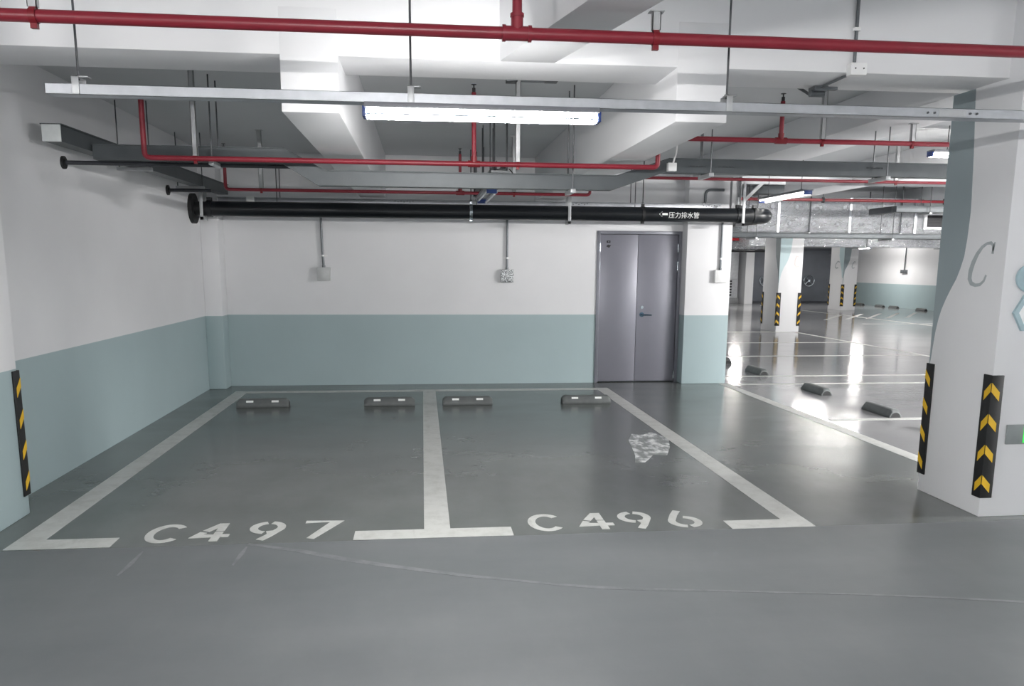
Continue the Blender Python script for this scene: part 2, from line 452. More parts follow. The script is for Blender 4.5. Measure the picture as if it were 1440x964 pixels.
# lighter tyre scuffs and a crinkled film stuck to the floor
sc_pts = [(-1.10, 5.03), (-.75, 4.87), (-.497, 4.718), (-.25, 4.59), (.005, 4.475), (.24, 4.37), (.475, 4.291), (.72, 4.20), (.962, 4.133), (1.25, 4.08), (1.526, 4.041), (1.9, 3.98), (2.268, 3.923), (2.7, 3.84), (3.109, 3.74), (3.5, 3.66)]
MB().ribbon(sc_pts, [.03, .05, .06, .05, .045, .04, .03, .03, .04, .035, .022, .02, .02, .025, .03, .03], lambda u, v, z: (u, v, z), H0, .0012).build('scuff_mark', SCUFF, floor)
MB().ribbon([(-1.71, 4.55), (-1.70, 4.75), (-1.70, 4.95)], [.012, .03, .01], lambda u, v, z: (u, v, z), H0, .0012).build('scuff_mark', SCUFF, floor)
MB().ribbon([(-1.11, 4.66), (-1.10, 4.85), (-1.095, 4.98)], [.012, .03, .01], lambda u, v, z: (u, v, z), H0, .0012).build('scuff_mark', SCUFF, floor)
fm = MB()
fm.prism([(2.141, 8.16), (2.26, 8.12), (2.372, 8.25), (2.463, 7.92), (2.35, 7.5), (2.226, 7.18), (2.108, 7.22), (2.02, 7.05), (1.95, 6.93), (1.859, 6.93), (1.93, 7.2), (1.98, 7.5), (2.03, 7.85)], lambda u, v: (u, v, H0), lambda u, v: (u, v, .002))
tag(fm.build('plastic_film', FILM, None), 'crinkled shiny film stuck on the floor of bay C496', 'film')

# ---- grey double door
door = struct('door_1', MB().box(2.552, 3.783, 12.005, 12.045, .012, 2.19), DARK, 'grey steel double door with a lever handle', 'door')
f = MB()
f.box(2.535, 2.58, 11.925, 12.06, 0, 2.222); f.box(3.755, 3.80, 11.925, 12.06, 0, 2.222); f.box(2.58, 3.755, 11.925, 12.06, 2.175, 2.222)
f.build('door_frame', DFRAME, door, bevel=.003)
lf = MB().box(2.585, 3.149, 11.962, 12.01, .015, 2.17).build('door_leaf', DOORM, door, bevel=.003)
rt = MB().box(3.155, 3.75, 11.962, 12.01, .015, 2.17).build('door_leaf', DOORM, door, bevel=.003)
for x, sgn in ((2.582, 1), (3.752, -1)):
    for z in (1.98, 1.72, .12):
        MB().tube([(x, 11.955, z-.06), (x, 11.955, z+.06)], .011, 10).build('hinge', CHROME, lf if sgn > 0 else rt)
hd = MB()
hd.tube([(3.235, 11.962, 1.01), (3.235, 11.950, 1.01)], .034, 20)
hd.tube([(3.235, 11.955, 1.01), (3.235, 11.905, 1.01), (3.25, 11.898, 1.01), (3.37, 11.898, 1.006)], [.012, .012, .012, .009], 12)
hd.build('handle', plain('blue_steel_handle', (96, 122, 140), .25, metal=.9), rt)
MB().tube([(3.235, 11.962, 1.118), (3.235, 11.944, 1.118)], .024, 18).build('lock', CHROME, rt)
st = MB()
st.box(2.68, 2.735, 11.9605, 11.962, 2.072, 2.082); st.box(2.68, 2.735, 11.9605, 11.962, 2.05, 2.06); st.box(2.68, 2.70, 11.9605, 11.962, 2.05, 2.082); st.box(2.72, 2.735, 11.9605, 11.962, 2.05, 2.082)
st.prism([(2.675, 2.0), (2.70, 1.985), (2.72, 1.98), (2.745, 2.02), (2.725, 2.018), (2.705, 2.024), (2.69, 2.018)], lambda u, v: (u, 11.962, v), lambda u, v: (u, 11.9605, v))
st.build('sticker', RUBBER, lf)

# ---- wheel stops
def make_stop():
    t = thing('wheel_stop', '', 'wheel stop', (0, 0, 0))
    L, D, Hh = .62, .15, .10
    m = MB()
    prof = [(-D/2, 0), (-D/2, .03), (-D*.30, Hh*.92), (-D*.18, Hh), (D*.18, Hh), (D*.30, Hh*.92), (D/2, .03), (D/2, 0)]
    xs = [(-L/2, .72, 1), (-L/2+.035, 1, 1), (L/2-.035, 1, 1), (L/2, .72, 1)]
    rings = [[m.bm.verts.new((x, y, z*k)) for y, z in prof] for x, k, _ in xs]
    for a, b in zip(rings, rings[1:]):
        for j in range(len(prof)): m.bm.faces.new((a[j], a[(j+1) % len(prof)], b[(j+1) % len(prof)], b[j]))
    m.bm.faces.new(rings[0][::-1]); m.bm.faces.new(rings[-1])
    m.build('rubber_body', STOPR, t, bevel=.004)
    for s in (-1, 1):
        MB().prism(arc(0, 0, .060, .060, 0, 180, 10), lambda u, v: (s*(L/2+.0005), u, v+.004), lambda u, v: (s*(L/2-.008), u*1.02, v*1.02+.004)).build('dark_end_patch', RUBBER, t)  # flat dark patch painting the shade of a hollow end
        # reflector pad on the sloping front
        a = Vector((0, -D/2, .03)); b = Vector((0, -D*.30, Hh*.92)); n = Vector((0, -(b.z-a.z), b.y-a.y)).normalized()
        p = a+(b-a)*.5; q = a+(b-a)*.86
        m = MB()
        vv = []
        for off in (.0005, .0035):
            for x in (s*.15-.042, s*.15+.042):
                for pt in (p, q): vv.append(m.bm.verts.new((x, pt.y+n.y*off, pt.z+n.z*off)))
        for fc in ((0, 1, 3, 2), (4, 6, 7, 5), (0, 4, 5, 1), (2, 3, 7, 6), (0, 2, 6, 4), (1, 5, 7, 3)): m.bm.faces.new([vv[i] for i in fc])
        m.build('reflector', PAD, t)
    return t
stop0 = make_stop(); used = [False]
def place_stop(x, y, rz, label, group):
    o = stop0 if not used[0] else copy_tree(stop0); used[0] = True
    o.location = (x, y, H0); o.rotation_euler = (0, 0, rz); o['label'] = label; o['group'] = group
    return o
for x, lab in ((-1.945, 'dark wheel stop by the left line of bay C497'), (-.42, 'dark wheel stop in bay C497 left of the middle line'),
               (.545, 'dark wheel stop in bay C496 right of the middle line'), (2.05, 'dark wheel stop by the right line of bay C496')):
    place_stop(x, 10.14, 0, lab, 'wheel stops at the back of the two bays')
for y, lab in ((14.45, 'wheel stop almost hidden behind the end of the bay wall'), (12.86, 'first whole wheel stop right of the wall end, farthest of the side row'), (10.78, 'middle wheel stop of the side row'),
               (9.13, 'wheel stop of the side row just left of the near column'), (7.9, 'wheel stop half hidden behind the near column')):
    place_stop(5.44, y, PI/2, lab, 'wheel stops of the side bays')
for y, lab in ((36.4, 'wheel stop at the far wall next to the farthest column'), (34.7, 'second far wheel stop counted from the farthest column'), (33.6, 'third far wheel stop counted from the farthest column'), (31.6, 'far wheel stop beside the near column edge')):
    place_stop(20.2, y, PI/2, lab, 'wheel stops along the far wall')

# ------------------------------------------------------------------ pipes
def clamp(parent, x, y, z, r, w=.03, mat=DRED, lug=True):
    m = MB(); m.tube([(x-w/2, y, z), (x+w/2, y, z)], r*1.22, 18)
    if lug: m.box(x-w/2, x+w/2, y-.012, y+.012, z-r*1.9, z-r); m.box(x-w/2, x+w/2, y-.012, y+.012, z+r, z+r*1.9)
    return m.build('pipe_clamp', mat, parent)
def strut(parent, x, y, z0, z1, w=.042, d=.03, mat=STRUT, name='hanger_strut'):
    m = MB(); m.box(x-w/2, x+w/2, y-d/2, y-d/2+.004, z0, z1); m.box(x-w/2, x-w/2+.004, y-d/2, y+d/2, z0, z1); m.box(x+w/2-.004, x+w/2, y-d/2, y+d/2, z0, z1)
    m.box(x-w/2-.015, x+w/2+.015, y-d/2-.01, y+d/2+.01, z1-.005, z1)
    return m.build(name, mat, parent)
def rod(parent, x, y, z0, z1, r=.006, mat=ROD):
    m = MB(); m.tube([(x, y, z0), (x, y, z1)], r, 8); m.tube([(x, y, z0+.01), (x, y, z0+.022)], r*2.1, 6)
    return m.build('hanger_rod', mat, parent)
def sprinkler(parent, x, y, z):
    m = MB(); m.tube([(x, y, z), (x, y, z+.035)], .014, 10); m.tube([(x, y, z+.035), (x, y, z+.06)], [.006, .006], 8); m.tube([(x, y, z+.06), (x, y, z+.063)], .022, 12)
    return m.build('sprinkler_head', DARK, parent)

# near red pipe over the aisle
p1 = thing('sprinkler_pipe', 'thick red pipe crossing the top of the view over the aisle', 'pipe', (0, 4.2, 2.825))
Y1, Z1, R1 = 4.2, 2.825, .029
MB().tube([(-13.9, Y1, Z1), (13.9, Y1, Z1)], R1, 20).build('pipe', RED, p1)
MB().tube([(.472, Y1, Z1), (.472, Y1, FSLAB)], .024, 18).build('riser', RED, p1)
t_ = MB()
t_.tube([(.405, Y1, Z1), (.54, Y1, Z1)], .034, 18); t_.tube([(.472, Y1, Z1), (.472, Y1, Z1+.085)], .030, 18)
for xx in (.408, .534): t_.tube([(xx-.008, Y1, Z1), (xx+.008, Y1, Z1)], .039, 18)
t_.tube([(.472, Y1, Z1+.075), (.472, Y1, Z1+.09)], .034, 18)
t_.build('tee_fitting', RED, p1)
for xx, top in ((-1.745, FSLAB), (1.160, BZ)):
    clamp(p1, xx, Y1, Z1, R1); strut(p1, xx, Y1, Z1+R1+.008, top)

# middle red pipe over the bays
p2 = thing('sprinkler_pipe', 'red pipe over the middle of the bays, stepping up right of bay C496', 'pipe', (0, 7.0, 2.54))
Y2, Z2, R2 = 7.0, 2.54, .021
pth = [(-2.17, Y2, 3.0)]+bend((-2.17, Y2, 3.0), (-2.17, Y2, Z2), (0, Y2, Z2), .05)+bend((0, Y2, Z2), (1.99, Y2, Z2), (1.99, Y2, 2.78), .045)+bend((1.99, Y2, Z2), (1.99, Y2, 2.78), (3, Y2, 2.78), .045)+[(6.2, Y2, 2.78)]
MB().tube(pth, R2, 14).build('pipe', RED, p2)
sprinkler(p2, -2.17, Y2, 3.0)
for xx, zz in ((.437, Z2), (3.06, 2.78)):
    m = MB(); m.tube([(xx, Y2, zz), (xx, Y2, 3.1)], .019, 14); m.build('riser', RED, p2); sprinkler(p2, xx, Y2, 3.1)
    m = MB(); m.tube([(xx-.05, Y2, zz), (xx+.05, Y2, zz)], R2*1.3, 14); m.tube([(xx, Y2, zz), (xx, Y2, zz+.06)], R2*1.2, 14); m.build('tee_fitting', DRED, p2)
for xx, zz in ((-1.78, Z2), (.80, Z2), (3.43, 2.78), (4.25, 2.78)):
    clamp(p2, xx, Y2, zz, R2, .025); strut(p2, xx, Y2, zz+R2, SLAB if xx < 4 else BZ, .04)

# rear red pipe
p3 = thing('sprinkler_pipe', 'thin red pipe low over the rear of the bays, just above the black pipe', 'pipe', (0, 10.0, 2.56))
Y3, Z3, R3 = 10.0, 2.558, .019
pth = [(-2.23, Y3, 3.0)]+bend((-2.23, Y3, 3.0), (-2.23, Y3, Z3), (0, Y3, Z3), .05)+bend((0, Y3, Z3), (2.02, Y3, Z3), (2.02, Y3, 2.77), .045)+bend((2.02, Y3, Z3), (2.02, Y3, 2.77), (3, Y3, 2.77), .045)+[(8.5, Y3, 2.77)]
MB().tube(pth, R3, 14).build('pipe', RED, p3)
sprinkler(p3, -2.23, Y3, 3.0)
MB().tube([(.46, Y3, Z3), (.46, Y3, 3.0)], .017, 12).build('riser', RED, p3); sprinkler(p3, .46, Y3, 3.0)
m = MB(); m.tube([(.41, Y3, Z3), (.51, Y3, Z3)], .026, 14); m.tube([(.46, Y3, Z3), (.46, Y3, Z3+.05)], .024, 14); m.build('tee_fitting', DRED, p3)
for xx, zz in ((-1.83, Z3), (1.1, Z3), (5.9, 2.77)):
    clamp(p3, xx, Y3, zz, R3, .025); strut(p3, xx, Y3, zz+R3, SLAB, .05)

p4 = thing('sprinkler_pipe', 'far dark red pipe in front of the foil wrapped duct', 'pipe', (6, 14, 2.87))
MB().tube([(4.6, 14, 2.87), (20.6, 14, 2.87)], .026, 12).build('pipe', DRED, p4)
for xx in (6.95, 9.2, 13, 16, 19): clamp(p4, xx, 14, 2.87, .026, .04, DARK); rod(p4, xx, 14, 2.9, SLAB)
p5 = thing('sprinkler_pipe', 'distant bright red pipe beside the far white column', 'pipe', (10, 27, 2.42))
MB().tube([(4.6, 27, 2.62), (12.6, 27, 2.62)], .045, 12).build('pipe', plain('bright_red_paint', (205, 50, 58), .35), p5)
for xx in (5, 8, 11): rod(p5, xx, 27, 2.66, SLAB, .01)

# two dark branch pipes out of the left wall
def wall_pipe(y, z, x1, r, label):
    t = thing('wall_pipe', label, 'pipe', (XL, y, z))
    MB().tube([(XL, y, z), (x1, y, z)], r, 12).build('pipe', plain('dark_pipe', (52, 54, 60), .4), t)
    m = MB(); m.tube([(XL, y, z), (XL+.02, y, z)], r*2.9, 20); m.tube([(XL+.02, y, z), (XL+.03, y, z)], r*1.7, 14); m.build('flange', RUBBER, t)
    return t
wall_pipe(7.40, 2.535, -.95, .018, 'dark pipe with a flange on the left wall under the tray, nearer of two')
wall_pipe(10.25, 2.56, -2.45, .02, 'dark pipe with a flange on the left wall, nearer the corner')

# black drain pipe along the back wall
bp = thing('drain_pipe', 'thick black drain pipe along the back wall with white lettering', 'pipe', (0, 11.25, 2.29))
YB, ZB, RB = 11.25, 2.4176, .097
pth = [(-2.75, YB, ZB), (4.55, YB, ZB)]+bend((4.5, YB, ZB), (4.80, YB, ZB), (4.80, 12, ZB), .16, 8)+bend((4.80, 12, ZB), (4.80, 13.6, ZB), (4.80, 13.6, 3), .16, 8)+[(4.80, 13.6, SLAB)]
MB().tube(pth, RB, 28).build('pipe', BLACKP, bp)
m = MB(); m.tube([(XL+.001, YB, ZB), (XL+.05, YB, ZB)], .19, 28); m.tube([(XL+.05, YB, ZB), (-2.75, YB, ZB)], RB*.93, 28); m.build('flange', RUBBER, bp)
m = MB()
for xx in (-2.72, 4.36, 4.60): m.tube([(xx-.03, YB, ZB), (xx+.03, YB, ZB)], RB+.012, 28); m.box(xx-.03, xx+.03, YB-.03, YB+.03, ZB+RB, ZB+RB+.045)
m.build('coupling', BLACKP, bp)
for xx, mt in ((.66, CHROME), (3.01, RUBBER)):
    m = MB(); m.tube([(xx-.02, YB, ZB), (xx+.02, YB, ZB)], RB+.006, 28); m.box(xx-.02, xx+.02, YB-.02, YB+.02, ZB-RB-.03, ZB-RB); m.box(xx-.02, xx+.02, YB-.02, YB+.02, ZB+RB, ZB+RB+.04)
    m.build('pipe_clamp', mt, bp); rod(bp, xx, YB, ZB+RB+.04, SLAB, .008)
for xx in (-2.80, 1.98, 4.40):
    m = MB(); m.box(xx-.02, xx+.02, YB-RB-.012, YB-RB-.006, ZB-RB-.05, BZ-.05 if xx > 4 else ZB+RB+.16); m.box(xx-.02, xx+.02, YB-RB-.012, YB+RB+.02, ZB-RB-.05, ZB-RB-.01)
    m.box(xx-.02, xx+.02, YB+RB+.01, YB+RB+.016, ZB-RB-.05, ZB+RB+.16)
    m.build('hanger_bracket', STRUT, bp, bevel=.002)
# lettering and arrow, wrapped on the pipe
def wrap(o, r):
    for v in o.data.vertices:
        a = (v.co.z)/r
        d = v.co.y
        v.co.z = math.sin(a)*(r+d); v.co.y = -math.cos(a)*(r+d)
cu = bpy.data.curves.new('lettering_curve', 'FONT'); cu.body = '\u538b\u529b\u6392\u6c34\u7ba1'; cu.size = .098; cu.extrude = 0
tmp = bpy.data.objects.new('lettering_tmp', cu); COL.objects.link(tmp)
bpy.context.view_layer.update()
me = bpy.data.meshes.new_from_object(tmp.evaluated_get(bpy.context.evaluated_depsgraph_get()))
bpy.data.objects.remove(tmp); 
xs = [v.co.x for v in me.vertices] or [0, 1]; ys = [v.co.y for v in me.vertices] or [0, 1]
sx = .425/max(.01, max(xs)-min(xs)); sz = .084/max(.01, max(ys)-min(ys))
bmm = bmesh.new(); bmm.from_mesh(me)
bmesh.ops.subdivide_edges(bmm, edges=[e for e in bmm.edges if e.calc_length() > .012], cuts=1)
bmm.to_mesh(me); bmm.free()
for v in me.vertices:
    x, y = (v.co.x-min(xs))*sx, (v.co.y-min(ys))*sz-.042
    v.co = (3.353+x, .0012, y-.012)
me.materials.clear(); me.materials.append(PAD); me.name = 'lettering'
lo = bpy.data.objects.new('lettering', me); COL.objects.link(lo)
wrap(lo, RB)
for v in me.vertices: v.co += Vector((0, YB, ZB))-Vector(bp.location)
lo.parent = bp; lo['label'] = 'white lettering on the black pipe'
m = MB()
for poly in ([(3.215, 0), (3.262, .036), (3.262, -.036)], [(3.26, .014), (3.335, .014), (3.335, -.014), (3.26, -.014)]):
    m.prism(poly, lambda u, v: (u, YB-math.cos(v/RB)*(RB+.0003), ZB+math.sin(v/RB)*(RB+.0003)), lambda u, v: (u, YB-math.cos(v/RB)*(RB+.0015), ZB+math.sin(v/RB)*(RB+.0015)))
m.build('arrow', PAD, bp)

# ------------------------------------------------------------------ cable trays
def crossbar(parent, x, y0, y1, zb, top):
    MB().box(x-.022, x+.022, y0-.09, y1+.09, zb-.034, zb-.001).build('support_channel', STRUT, parent, bevel=.003)
    for yy in (y0-.06, y1+.06): rod(parent, x, yy, zb-.03, top)

# lighting channel over the front of the bays
YT = 4.5
ch = thing('lighting_channel', 'long bright metal channel hung on rods across the front of the bays', 'channel', (0, YT, 2.535))
m = MB(); m.box(-1.83, 13, YT-.045, YT-.043, 2.536, 2.586); m.box(-1.83, 13, YT+.043, YT+.045, 2.536, 2.586); m.box(-1.83, 13, YT-.045, YT+.045, 2.536, 2.538); m.box(-1.83, 13, YT-.045, YT-.03, 2.584, 2.586); m.box(-1.83, 13, YT+.03, YT+.045, 2.584, 2.586)
m.box(-1.83, -1.828, YT-.045, YT+.045, 2.536, 2.586)
m.build('channel', GALV, ch)
for xx in (-1.685, -.046, 1.648, 3.9, 6.2):
    m = MB(); m.box(xx-.017, xx+.017, YT-.05, YT-.046, 2.537, 2.622); m.box(xx-.017, xx+.017, YT-.05, YT+.05, 2.618, 2.622); m.box(xx-.017, xx+.017, YT+.046, YT+.05, 2.537, 2.622); m.box(xx-.012, xx+.05, YT-.02, YT+.03, 2.622, 2.628)
    m.build('clamp', STRUT, ch, bevel=.001); rod(ch, xx, YT, 2.61, FSLAB if xx != 3.9 else FSLAB)
m = MB(); m.box(2.845, 3.005, YT-.048, YT-.0455, 2.542, 2.578)
m.build('splice_plate', STRUT, ch)
m = MB()
for xx in (2.78, 2.82, 3.03, 3.07): m.tube([(xx, YT-.052, 2.56), (xx, YT-.046, 2.56)], .006, 10)
m.build('bolts', ROD, ch)

def tube_light(label, x0, x1, y, z, along='x', lit=TUBE, group='twin tube lights', name='tube_light', drop=None):
    """twin tube batten; along x from x0 to x1 at (y, z), or along y when along == 'y' (then y is x)"""
    L = x1-x0
    P = (lambda a, b, c: (x0+a, y+b, z+c)) if along == 'x' else (lambda a, b, c: (y+b, x0+a, z+c))
    mid = P(L/2, 0, 0)
    t = thing(name, label, 'light', mid, group)
    def bx(a0, a1, b0, b1, c0, c1):
        p, q = P(a0, b0, c0), P(a1, b1, c1); return MB().box(p[0], q[0], p[1], q[1], p[2], q[2])
    bx(.01, L-.01, -.07, .07, .006, .033).build('housing', HOUSING, t, bevel=.002)
    for b, cz in ((-.036, -.002), (.046, -.022)):
        tb = MB().tube([P(.02, b, cz), P(L-.02, b, cz)], .0135, 16).build('tube', TUBE_OFF, t)
        if lit:                                   # LED tube: light leaves the lower half only
            tb.data.materials.append(lit)
            for f in tb.data.polygons:
                if f.normal.z < .3 and len(f.vertices) == 4: f.material_index = 1
    for a in (0, L-.018):
        bx(a, a+.018, -.05, .05, -.036, .016).build('lamp_holder', BLUE, t, bevel=.002)
    if drop:
        for a in (.2, L-.2):
            p = P(a, 0, .03); rod(t, p[0], p[1], p[2], drop, .005)
    return t
tube_light('lit twin tube light under the bright channel above the two bays', -.295, .951, YT, 2.503, lit=TUBE_F1)
tube_light('unlit tube light hung lengthwise under the middle of the bays', 8.15, 9.5, .68, 2.44, 'y', lit=False, drop=SLAB)
tube_light('lit tube light hung lengthwise past the end of the bay wall', 9.9, 11.3, 4.72, 2.63, 'y', lit=TUBE_LOW, drop=SLAB)
tube_light('lit tube light beside the top of the near column, above the side bays', 5.43, 6.7, 8.6, 2.93, 'x', lit=TUBE_DIM, drop=SLAB)
# lights of the aisle outside the picture
for i, (xx, yy) in enumerate(((-.85, -3.2), (12.0, -3.4), (-6.6, -3.2), (9.2, YT), (10.9, YT))):
    tube_light(['lit tube light over the aisle behind the viewer', 'lit tube light over the aisle on the right', 'lit tube light over the aisle on the left',
                'lit tube light under the channel past the near column', 'lit tube light under the channel far to the right'][i], xx, xx+1.25, yy, 2.45 if yy < 0 else 2.503, 'x', lit=TUBE_HI if yy < 0 else TUBE_MAX, drop=FSLAB if yy < 0 else None)
for lab, ax, ctr, other, zz in (
        ('lit tube light in front of the bright far column', 'x', 10.55, 19.7, 2.60), ('lit tube light behind the bright far column', 'x', 11.5, 23.4, 2.75),
        ('lit tube light before the farthest column', 'x', 15.7, 28.3, 2.85), ('lit tube light before the blast doors', 'y', 33.5, 13.2, 2.55),
        ('lit tube light near the far right wall', 'y', 34, 18.8, 2.55), ('lit tube light over the far left aisle', 'y', 24.6, 8.5, 2.6), ('lit tube light over the side aisle', 'y', 12.0, 11.5, 2.6), ('added side aisle tube light, out of view, to brighten the bright far column', 'y', 17.0, 12.9, 2.6), ('lit tube light farther along the side aisle', 'y', 24.0, 16.5, 2.6)):  # last two are unseen lamps added to brighten the column and side floor
    tube_light(lab, ctr-.625, ctr+.625, other, zz, ax, lit=TUBE_DIM if ax == 'x' else TUBE_SIDE if 'side aisle' in lab else TUBE, drop=SLAB)

# grey trunking: run along left wall + branch across the bays that dips under the beams
tr = thing('cable_tray', 'grey closed cable tray crossing the bays, dipping below the two beams', 'cable tray', (0, 7.3, 2.4))
ya, yb = 7.25, 7.37
up = [(-2.65, 2.66), (-1.13, 2.66), (-.80, 2.489), (1.70, 2.489), (2.16, 2.642), (9.0, 2.642)]
lo_ = [(9.0, 2.527), (2.12, 2.527), (1.66, 2.372), (-.86, 2.372), (-1.16, 2.55), (-2.65, 2.55)]
MB().prism(up+lo_, lambda u, v: (u, ya, v), lambda u, v: (u, yb, v)).build('tray_body', TRAYM, tr, smooth=False)
# overlapping lid
lid = MB()
for (xa, za), (xb, zb) in zip(up, up[1:]):
    lid.prism([(xa, za+.001), (xb, zb+.001), (xb, zb+.008), (xa, za+.008)], lambda u, v: (u, ya-.012, v), lambda u, v: (u, yb+.012, v))
lid.build('tray_lid', TRAYM, tr, smooth=False)
for xx, zz in ((-1.70, 2.548), (1.30, 2.37), (2.52, 2.525), (4.15, 2.525), (6.0, 2.525)): crossbar(tr, xx, ya, yb, zz, SLAB if not (3.86 < xx < 4.45) else BZ)
bl = MB()
for xx, zz in ((-.68, 2.43), (2.35, 2.585), (2.62, 2.585), (4.0, 2.60)):
    for k in range(6): bl.tube([(xx+k*.028, ya-.006, zz), (xx+k*.028, ya, zz)], .006, 8)
bl.build('bolts', ROD, tr)

t2 = thing('cable_tray', 'grey closed cable tray running along the left wall to the corner', 'cable tray', (-2.75, 9, 2.6))
def skew(x0, x1, y0, y1, z0, z1): return MB().prism([(x0, y0), (x1, y0), (x1+.15*(y1-6.75)/4.75, y1), (x0+.15*(y1-6.75)/4.75, y1)], lambda u, v: (u, v, z0), lambda u, v: (u, v, z1))
skew(-2.815, -2.685, 6.75, 11.49, 2.615, 2.735).build('tray_body', TRAYM, t2, smooth=False)
skew(-2.828, -2.672, 6.74, 11.49, 2.736, 2.744).build('tray_lid', TRAYM, t2, smooth=False)
MB().box(-2.817, -2.683, 6.735, 6.75, 2.613, 2.737).build('end_cap', plain('pale_end_cap', (210, 214, 214), .45), t2, bevel=.003)
for yy in (8.4, 10.3):
    MB().box(-2.86, -2.54, yy-.02, yy+.02, 2.58, 2.614).build('support_channel', STRUT, t2, bevel=.003)
    for xx in (-2.84, -2.56): rod(t2, xx, yy, 2.585, SLAB)

t3 = thing('cable_tray', 'pale cable tray along the back wall behind the black pipe', 'cable tray', (0, 11.5, 2.47))
MB().box(-2.67, 4.21, 11.5, 11.64, 2.46, 2.58).build('tray_body', GALV, t3, bevel=.003)
MB().box(-2.68, 4.22, 11.49, 11.65, 2.581, 2.588).build('tray_lid', GALV, t3)
for xx in (-1.9, .75, 2.95): crossbar(t3, xx, 11.5, 11.64, 2.459, SLAB)
bl = MB()
for x0_ in (-.35, 2.05, 3.95):
    for k in range(7): bl.tube([(x0_+k*.04, 11.494, 2.565-.012*(k % 2)), (x0_+k*.04, 11.5, 2.565-.012*(k % 2))], .007, 8)
bl.build('bolts', ROD, t3)
MB().box(-2.30, -2.20, 11.47, 11.49, 2.525, 2.60).build('label_plate', PAD, t3)

t4 = thing('cable_tray', 'grey cable tray running just under the foil wrapped duct', 'cable tray', (9, 14.7, 2.28))
MB().box(4.6, 20.6, 14.6, 14.9, 2.245, 2.33).build('tray_body', TRAYM, t4, bevel=.003)
for xx in (6.0, 8.6, 12, 16, 19): crossbar(t4, xx, 14.6, 14.9, 2.244, SLAB)
t5 = thing('cable_tray', 'bent grey cable tray in front of the foil wrapped duct near the grille', 'cable tray', (8.2, 13.2, 2.6))
m = MB(); m.box(7.75, 12.0, 13.05, 13.2, 2.62, 2.72); m.box(7.75, 7.9, 13.2, 13.9, 2.62, 2.72)
m.build('tray_body', TRAYM, t5, bevel=.003)
for xx in (8.3, 11): crossbar(t5, xx, 13.05, 13.2, 2.619, SLAB)
t6 = thing('cable_tray', 'slim lengthwise tray seen end on over the middle of the bays', 'cable tray', (.75, 9, 2.6))
m = MB(); m.box(.70, .71, 7.9, 11.4, 2.60, 2.68); m.box(.79, .80, 7.9, 11.4, 2.60, 2.68); m.box(.70, .80, 7.9, 11.4, 2.60, 2.606)
m.build('tray_body', TRAYM, t6)
for yy in (8.0, 9.5, 11.0):
    for xx in (.69, .81): rod(t6, xx, yy, 2.58, SLAB, .009)
    MB().box(.66, .84, yy-.02, yy+.02, 2.57, 2.599).build('support_channel', STRUT, t6)
m = MB(); m.tube([(.83, 7.95, 2.61), (.90, 7.9, 2.52), (.99, 7.9, 2.49), (1.05, 7.9, 2.42)], .005, 6); m.build('loose_cable', RUBBER, t6)

sb = thing('junction_box', 'small white box on the cable tray where it rises right of bay C496', 'junction box', (2.2, 7.24, 2.52))
MB().box(2.14, 2.215, 7.19, 7.249, 2.535, 2.605).build('box_body', WHITEP, sb, bevel=.003)
MB().tube([(2.19, 7.22, 2.60), (2.2, 7.18, 2.68), (2.185, 7.1, 2.77)], .008, 8).build('flexible_conduit', WHITEP, sb)
# bracket post at the end of the wall
bk = thing('pipe_bracket', 'perforated steel bracket post above the end of the bay wall', 'bracket', (4.42, 11.5, 2.5))
m = MB(); m.box(4.33, 4.336, 11.42, 11.5, 2.5, SLAB); m.box(4.46, 4.466, 11.42, 11.5, 2.5, SLAB); m.box(4.33, 4.466, 11.495, 11.5, 2.5, SLAB)
m.build('post', STRUT, bk)
m = MB(); m.prism([(4.47, 2.56), (4.47, 2.62), (4.72, 2.86), (4.78, 2.86)], lambda u, v: (u, 11.42, v), lambda u, v: (u, 11.47, v)); m.build('brace', STRUT, bk)
m = MB(); m.box(4.47, 5.1, 11.42, 11.48, 2.86, 2.90); m.build('arm', STRUT, bk)
jb = thing('trunking_box', 'grey trunking box hung on the beam right of the wall end', 'box', (4.95, 11.7, 2.7))
MB().box(4.75, 5.15, 11.55, 11.74, 2.74, 2.86).build('box_body', TRAYM, jb, bevel=.004)
MB().box(4.745, 5.155, 11.545, 11.745, 2.861, 2.867).build('lid', TRAYM, jb)

# ------------------------------------------------------------------ foil ducts
du = thing('ventilation_duct', 'large crinkled foil wrapped duct beyond the wall end', 'duct', (9, 15.4, 2.35))
MB().box(5.9, 16, 15.0, 16.1, 2.36, 3.0).build('duct_body', FOIL, du, bevel=.015)
MB().box(4.6, 5.9, 15.1, 16.0, 2.44, 2.92).build('duct_branch', FOIL, du, bevel=.015)
pn = MB()
for i in range(14):
    for z in (2.52, 2.82): pn.tube([(6.35+i*.47+(.12 if z > 2.7 else 0), 14.99, z), (6.35+i*.47+(.12 if z > 2.7 else 0), 15.0, z)], .035, 12)
pn.build('insulation_pins', ROD, du)
for x in (6.6, 8.0, 9.3):
    MB().box(x-.02, x+.02, 14.985, 14.999, 2.36, 3.0).build('foil_tape', plain('foil_tape', (200, 203, 208), .3, metal=.9), du)
g = MB().box(9.46, 9.52, 14.96, 15.0, 2.44, 2.80).box(10.1, 10.16, 14.96, 15.0, 2.44, 2.80).box(9.52, 10.1, 14.96, 15.0, 2.76, 2.80).box(9.52, 10.1, 14.96, 15.0, 2.44, 2.48).build('grille_frame', WHITEP, du)
gl = MB().box(9.52, 10.1, 14.985, 14.99, 2.48, 2.76)
for k in range(9): gl.box(9.52, 10.1, 14.966, 14.984, 2.495+k*.03, 2.503+k*.03)
gl.build('grille', DARK, du)
for x in (7.2, 9.0, 11.2):
    for yy in (14.97, 16.13): rod(du, x, yy, 2.3, SLAB, .012)
    MB().box(x-.02, x+.02, 14.95, 16.15, 2.33, 2.358).build('support_channel', STRUT, du)
